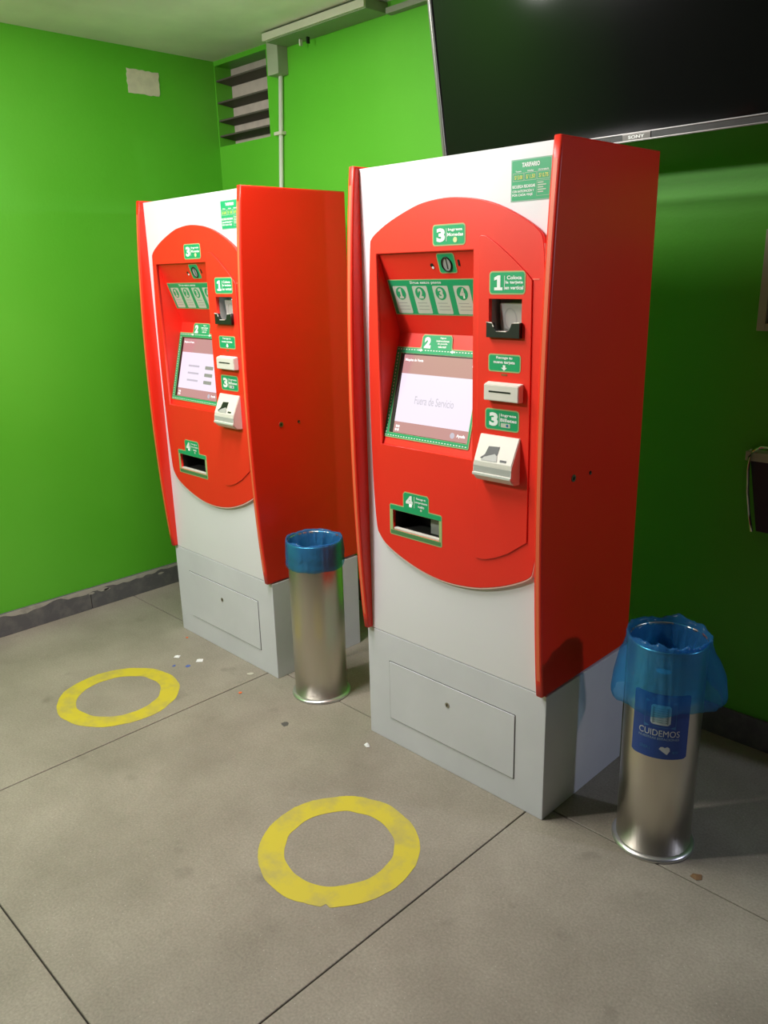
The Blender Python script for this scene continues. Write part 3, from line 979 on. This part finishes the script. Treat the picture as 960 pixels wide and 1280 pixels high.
    plate('price_box', [rr(x0 + 0.080, x0 + 0.119, z0 + 0.010, z0 + 0.046), rr(x0 + 0.0806, x0 + 0.1184, z0 + 0.0106, z0 + 0.0454)], 0.0002, PALE, fs, MF, H_T - 0.0003)
    for i in range(5):
        plate('text_line', [rr(x0 + 0.083, x0 + 0.100 + 0.008 * (i % 2), z0 + 0.040 - 0.0055 * i, z0 + 0.0425 - 0.0055 * i)], 0.0002, PALE, fs, MF, H_T - 0.0003)
    return root, scr, ML, bl_, bay, (cx0, cx1, cz0, cz1)


def copy_tree(o, parent=None, skip=()):
    if o in skip:
        return None
    c = o.copy()
    C.objects.link(c)
    c.parent = parent
    for ch in list(o.children):
        copy_tree(ch, c, skip)
    return c


near, scr, ML, bl_, bay, cb = build_machine()
far = copy_tree(near)
far.location = (-1.3386, 0.0145, 0)
far.rotation_euler = (0, 0, -0.0114)
tag(near, 'larger, nearer red and white ticket machine whose screen says out of service', 'ticket machine', 'red ticket machines')
tag(far, 'farther red and white ticket machine beside the left green wall with a menu on screen', 'ticket machine', 'red ticket machines')
# what each screen shows
text('Fuera de Servicio', -0.545, -0.385, bl_(0.615), bl_(0.545), LCDG, scr, ML, 0.0020, 0.005)
fscr = [c for c in far.children if c.name.startswith('screen') and c.data == scr.data][0]
for i in range(3):
    s0 = 0.50 + 0.085 * i
    plate('menu_line', [rr(-0.555, -0.470, bl_(s0 + 0.022), bl_(s0))], 0.0002, LCDG, fscr, ML, 0.0019)
    plate('menu_button', [rr(-0.425, -0.365, bl_(s0 + 0.038), bl_(s0 - 0.002), 0.003)], 0.0002, mat('lcd_olive', (0.02, 0.02, 0.02, 1), 0.3, emit=srgb(160, 158, 150), estr=0.8), fscr, ML, 0.0019)
fbay = [c for c in far.children if c.name.startswith('card_bay')][0]
plate('reader_light', [circ((cb[0] + cb[1]) / 2, cb[3] - 0.017, 0.020, 16, 0.010)], 0.002, LED, fbay, frame((0, 0.030, 0), (1, 0, 0), (0, 0, 1)), 0.0)


# ------------------------------------------------------------------ litter bins
def build_bin(name, loc, rz, loose, label):
    root = empty(name, loc, rz)
    R_, Ht = 0.106, 0.655
    lathe('body', [(R_ - 0.004, 0.012), (R_, 0.014), (R_, 0.30), (R_, Ht - 0.004), (R_ - 0.001, Ht), (R_ - 0.003, Ht), (R_ - 0.004, Ht - 0.004), (R_ - 0.004, 0.03), (0.001, 0.03)],
          STEEL, root, 64)
    lathe('base_rim', [(R_ - 0.01, 0.0), (R_ + 0.013, 0.0), (R_ + 0.014, 0.005), (R_ + 0.010, 0.010), (R_ + 0.002, 0.014), (R_ - 0.006, 0.014)], mat('satin_steel', (0.70, 0.69, 0.66, 1), 0.32, 0.9), root, 64)
    sd = 11.0 if loose else 3.0

    def wr(p, a, i):
        f = noise.noise(Vector((math.cos(a) * 2.2 + sd, math.sin(a) * 2.2, p.z * 9))) * 1.0
        f2 = noise.noise(Vector((math.cos(a) * 7 + sd, math.sin(a) * 7, p.z * 22)))
        f3 = noise.noise(Vector((math.cos(a) * 16 + sd, math.sin(a) * 16, p.z * 9)))
        return f, f2, f3

    # liner: inside the bin, over the rim and down the outside
    if loose:
        prof = [(0.080, 0.25), (0.088, 0.36), (0.094, 0.45), (0.098, 0.52), (0.100, 0.57), (0.102, 0.61), (0.104, 0.64), (0.106, 0.662), (0.1085, 0.672), (0.113, 0.668),
                (0.1105, 0.650), (0.112, 0.620), (0.114, 0.590), (0.116, 0.560), (0.119, 0.540), (0.122, 0.520), (0.124, 0.505), (0.123, 0.490), (0.119, 0.480), (0.114, 0.476)]
        amp, amp2 = 0.008, 0.006
    else:
        prof = [(0.070, 0.25), (0.080, 0.36), (0.088, 0.45), (0.093, 0.52), (0.096, 0.57), (0.099, 0.61), (0.102, 0.64), (0.105, 0.658), (0.1075, 0.664), (0.1105, 0.661),
                (0.1125, 0.645), (0.1135, 0.625), (0.1150, 0.607), (0.1145, 0.595), (0.1130, 0.585), (0.1150, 0.572), (0.1140, 0.560), (0.1115, 0.554)]
        amp, amp2 = 0.004, 0.005

    def fn(p, a, i):
        f, f2, f3 = wr(p, a, i)
        r = math.hypot(p.x, p.y)
        outside = i > 8
        if outside:
            k = min(1, (i - 8) / 4)
            r2 = r + k * (amp * (0.6 * f + 0.3 * f2) + amp2 * f3 * 0.5)
            if loose:                                   # hangs away from the steel at both sides
                drop = min(1, max(0, (0.675 - p.z) / 0.14))
                r2 += k * drop * (0.046 * max(0, math.cos(a - 0.80)) ** 1.5 + 0.026 * max(0, math.cos(a - 3.95)) ** 1.5)
            r2 = max(r2, 0.1085)
            dz = k * (0.020 * f if loose else 0.005 * f)
        else:
            k = 1 - min(1, max(0, (i - 5) / 3))
            r2 = min(r - k * abs(0.018 * f + 0.014 * f2), 0.1000 if i < 7 else r)
            dz = 0
        if i in (7, 8, 9):
            dz += 0.003 * f3 + (0.016 * f if loose else 0.006 * f) + (0.010 * max(0, f2) if loose else 0.002 * f2)
        s = r2 / r
        return Vector((p.x * s, p.y * s, p.z + dz))

    lathe('bin_liner', prof, FILM, root, 160, fn, True)
    tag(root, label, 'bin')
    return root


build_bin('litter_bin', (-1.127, 0.074, 0), 0.3, False, 'steel cylinder bin with tight blue liner between the two red machines')
bin2 = build_bin('litter_bin', (0.283, 0.163, 0), 0.0, True, 'steel cylinder bin with loose blue liner and blue label at the right')
# printed label wrapped round the right-hand bin
RB = 0.1066
aim = math.atan2(CAM.y - 0.163, CAM.x - 0.283) - 0.02


def wrap_mesh(me, hgt):
    """(u along circumference, v = height) -> cylinder"""
    for v in me.vertices:
        a = aim + v.co.x / RB
        r = RB + hgt + v.co.z
        v.co = Vector((r * math.cos(a), r * math.sin(a), v.co.y))
    me.update()


def grid_patch(name, u0, u1, v0, v1, hgt, m, parent, n=24, skew=0.0):
    verts, faces = [], []
    for i in range(n + 1):
        u = u0 + (u1 - u0) * i / n
        e = min(1, min(i, n - i) / 1.2)
        c_ = 0.006 * (1 - e)
        verts += [(u, v0 + c_, 0), (u, v1 - c_, 0)]
    for i in range(n):
        faces.append((2 * i, 2 * i + 2, 2 * i + 3, 2 * i + 1))
    me = bpy.data.meshes.new(name)
    me.from_pydata(verts, [], faces)
    wrap_mesh(me, hgt)
    return link(name, me, m, parent, True)


def wrap_text(s, u0, u1, v0, v1, m, parent, bold=0.03, name='lettering'):
    me = text_mesh(s, u0, u1, v0, v1, bold)
    wrap_mesh(me, 0.0012)
    return link(name, me, m, parent)


lab = grid_patch('bin_label', -0.080, 0.078, 0.335, 0.532, 0.0004, LBLUE, bin2)
for (u0, u1, v0, v1) in ((-0.045, 0.040, 0.432, 0.4335), (-0.045, 0.040, 0.507, 0.5085), (-0.045, -0.0435, 0.432, 0.5085), (0.0385, 0.040, 0.432, 0.5085)):
    grid_patch('label_frame', u0, u1, v0, v1, 0.0008, LBLUE2, lab, 6)
grid_patch('page_mark', -0.028, 0.025, 0.440, 0.500, 0.0010, LGREY, lab, 12)
for i in range(7):
    grid_patch('page_line', -0.023, 0.019, 0.447 + 0.007 * i, 0.4482 + 0.007 * i, 0.0014, mat('page_line_grey', (0.25, 0.28, 0.28, 1), 0.5), lab, 6)
wrap_text('CUIDEMOS', -0.058, 0.052, 0.405, 0.424, LGREY, lab, 0.0)
wrap_text('NUESTRAS ESTACIONES', -0.058, 0.052, 0.394, 0.401, mat('label_pale_blue', (0.22, 0.32, 0.46, 1), 0.5), lab, 0.02)
wrap_text('LÍNEA 1', -0.052, -0.024, 0.360, 0.371, LBLUE2, lab, 0.02)
hm = bpy.data.meshes.new('emblem')
hm.from_pydata([(0.000, 0.366, 0), (0.004, 0.373, 0), (0.010, 0.374, 0), (0.015, 0.371, 0), (0.022, 0.375, 0), (0.028, 0.371, 0), (0.029, 0.362, 0), (0.022, 0.350, 0), (0.012, 0.357, 0)],
               [], [tuple(range(9))[::-1]])
wrap_mesh(hm, 0.0010)
link('emblem', hm, LGREY, lab)
grid_patch('bag_print', -0.022, 0.016, 0.597, 0.612, 0.0065, mat('pale_blue_print', (0.15, 0.45, 0.60, 1), 0.5), bin2, 6)
wrap_text('METRO', 0.036, 0.052, 0.354, 0.361, LBLUE2, lab, 0.02)


# ------------------------------------------------------------------ television over the near machine
tv = empty('television', (-0.115, 0.550, 1.997))
tv.rotation_euler = (math.radians(9.3), 0, 0)
tag(tv, 'large black flat television tilted down above the nearer red machine', 'television')
HW, TH = 0.747, 0.655
box('casing', -HW, HW, 0.006, 0.050, 0.0, TH, TVB, tv, 0.004)
plate('bezel', [rr(-HW, HW, 0, TH, 0.006), rr(-HW + 0.012, HW - 0.012, 0.026, TH - 0.012)], 0.010, TVB, tv, frame((0, 0.008, 0), (1, 0, 0), (0, 0, 1)), 0.0, 0.002)
plate('screen', [rr(-HW + 0.011, HW - 0.011, 0.025, TH - 0.011)], 0.003, TVS, tv, frame((0, 0.007, 0), (1, 0, 0), (0, 0, 1)), 0.0)
box('edge_strip', -HW - 0.004, -HW + 0.006, -0.003, 0.045, 0.0, TH, TVG, tv, 0.002)
box('edge_strip', HW - 0.006, HW + 0.004, -0.003, 0.045, 0.0, TH, TVG, tv, 0.002)
box('trim_strip', -HW, HW, -0.0045, 0.004, 0.0, 0.0045, TVG, tv, 0.001)
box('trim_strip', -HW, HW, -0.0045, 0.004, 0.0215, 0.0245, TVG, tv, 0.001)
lg = box('logo_plate', -0.045, 0.045, -0.0045, 0.002, 0.0045, 0.0215, mat('logo_plate_grey', (0.16, 0.15, 0.14, 1), 0.35, 0.5), tv, 0.001)
text('SONY', -0.026, 0.026, 0.0085, 0.0175, mat('logo_silver', (0.6, 0.6, 0.58, 1), 0.3, 0.6), lg, frame((0, -0.0046, 0), (1, 0, 0), (0, 0, 1)), 0.0004, 0.03)
box('wall_mount', -0.25, 0.25, 0.050, 0.25, 0.15, 0.40, BLACK, tv, 0.004)

# ------------------------------------------------------------------ things on the dark stretch of wall at the right
nf = empty('framed_notice', (0.33, YB, 1.44))
tag(nf, 'pale framed notice on the dark wall at the right edge', 'frame')
FRM = mat('pale_frame', (0.45, 0.45, 0.30, 1), 0.5)
ox, oy, oz = nf.location
for (a, b, c, d) in ((-0.145, -0.120, 0, 0.30), (0.120, 0.145, 0, 0.30), (-0.120, 0.120, 0, 0.022), (-0.120, 0.120, 0.278, 0.30)):
    box('frame_bar', a, b, -0.03, -0.001, c, d, FRM, nf, 0.002)
box('notice', -0.120, 0.120, -0.012, -0.001, 0.022, 0.278, mat('brown_notice', (0.16, 0.12, 0.06, 1), 0.6), nf)
br = empty('wall_bracket', (0.34, YB, 0.80))
tag(br, 'dark box with pale top bar and curved chrome rod at the right edge', 'wall bracket')
box('top_bar', -0.14, 0.14, -0.05, -0.001, 0.232, 0.262, FRM, br, 0.003)
poly('box_body', [(-0.125, -0.04, 0.232), (0.125, -0.04, 0.232), (0.085, -0.04, 0.0), (-0.085, -0.04, 0.0), (-0.125, -0.001, 0.232), (0.125, -0.001, 0.232), (0.085, -0.001, 0.0), (-0.085, -0.001, 0.0)],
     [(0, 3, 2, 1), (4, 5, 6, 7), (0, 1, 5, 4), (1, 2, 6, 5), (2, 3, 7, 6), (3, 0, 4, 7)], mat('dark_box', (0.03, 0.025, 0.028, 1), 0.5), br)
tube('chrome_rod', [(-0.05, -0.055, 0.285), (-0.09, -0.056, 0.282), (-0.115, -0.056, 0.268), (-0.124, -0.056, 0.245), (-0.124, -0.056, 0.20), (-0.118, -0.056, 0.13), (-0.106, -0.056, 0.06), (-0.095, -0.05, 0.0)],
     0.005, CHROME, br)


# ------------------------------------------------------------------ painted rings and litter on the floor
def ring(name, cx, cy, ro, ri, label, seed):
    n = 120
    outer, inner = [], []
    for i in range(n):
        a = 2 * math.pi * i / n
        k1 = noise.noise(Vector((math.cos(a) * 3 + seed, math.sin(a) * 3, 0))) * 0.006 + noise.noise(Vector((math.cos(a) * 14 + seed, math.sin(a) * 14, 4))) * 0.002
        k2 = noise.noise(Vector((math.cos(a) * 3 + seed, math.sin(a) * 3, 9))) * 0.006
        if seed == 5 and abs((a - 5.35) % (2 * math.pi)) < 0.06:
            k1 -= 0.012
        outer.append(((ro + k1) * math.cos(a), (ro + k1) * math.sin(a)))
        inner.append(((ri + k2) * math.cos(a), (ri + k2) * math.sin(a)))
    o = plate(name, [outer, inner], 0.0008, RINGM, None, None, 0.0001)
    o.location = (cx, cy, 0)
    return tag(o, label, 'floor marking', 'yellow painted rings')


ring('painted_ring', -0.372, -0.512, 0.241, 0.164, 'yellow painted ring on the floor before the nearer machine', 5)
ring('painted_ring', -1.712, -0.520, 0.241, 0.166, 'yellow painted ring on the floor before the farther machine', 2)


def scrap(name, x, y, s, m, label, cat='litter', hump=0.006, n=7, seed=0):
    rnd = random.Random(seed)
    verts = [(0, 0, hump * s / 0.012)]
    for i in range(n):
        a = 2 * math.pi * i / n + rnd.uniform(-0.2, 0.2)
        r = s * rnd.uniform(0.65, 1.15)
        verts.append((r * math.cos(a), r * math.sin(a), 0.0006 + rnd.uniform(0, hump * 0.5)))
    verts += [(v[0] * 0.95, v[1] * 0.95, 0.0002) for v in verts[1:]]
    faces = [(0, 1 + i, 1 + (i + 1) % n) for i in range(n)]
    faces += [(1 + i, 1 + n + i, 1 + n + (i + 1) % n, 1 + (i + 1) % n) for i in range(n)]
    faces.append(tuple(range(1 + n, 1 + 2 * n)))
    o = poly(name, verts, faces, m)
    o.location = (x, y, 0)
    return tag(o, label, cat)


scrap('paper_scrap', -1.842, -0.167, 0.017, PAPER, 'white paper scrap on floor, left one above the far yellow ring', seed=1, n=4)
scrap('paper_scrap', -1.735, -0.122, 0.019, PAPER, 'white paper scrap on floor, right one above the far yellow ring', seed=2, n=4)
scrap('paper_scrap', -1.727, -0.185, 0.012, PAPERB, 'tiny blue paper scrap below the right white scrap', seed=3, hump=0.002)
scrap('paper_scrap', -1.775, -0.225, 0.010, PAPERB, 'tiny blue paper scrap nearest the far yellow ring', seed=4, hump=0.002)
scrap('paper_scrap', -1.36, -0.168, 0.009, PAPERO, 'tiny orange scrap on floor before the steel bin between machines', seed=5, hump=0.003)
scrap('paper_scrap', -1.985, -0.028, 0.008, PAPERO, 'tiny orange scrap against the front of the farther machine base', seed=6, hump=0.003)
scrap('paper_scrap', -1.463, -0.040, 0.016, mat('pale_scrap', (0.52, 0.49, 0.40, 1), 0.7), 'pale beige scrap beside the right corner of the farther machine', seed=7, hump=0.002)
scrap('paper_scrap', -0.697, -0.081, 0.013, PAPER, 'crumpled white paper bit on floor before the nearer machine', seed=8, hump=0.012)
scrap('gum_stain', -1.034, -0.190, 0.020, STAIN, 'dark flattened gum stain on floor below the left steel bin', 'stain', seed=9, hump=0.0006)
scrap('fallen_leaf', 0.452, 0.088, 0.020, LEAF, 'small dry brown leaf on the floor joint below the right bin', 'leaf', seed=10, hump=0.003, n=5)
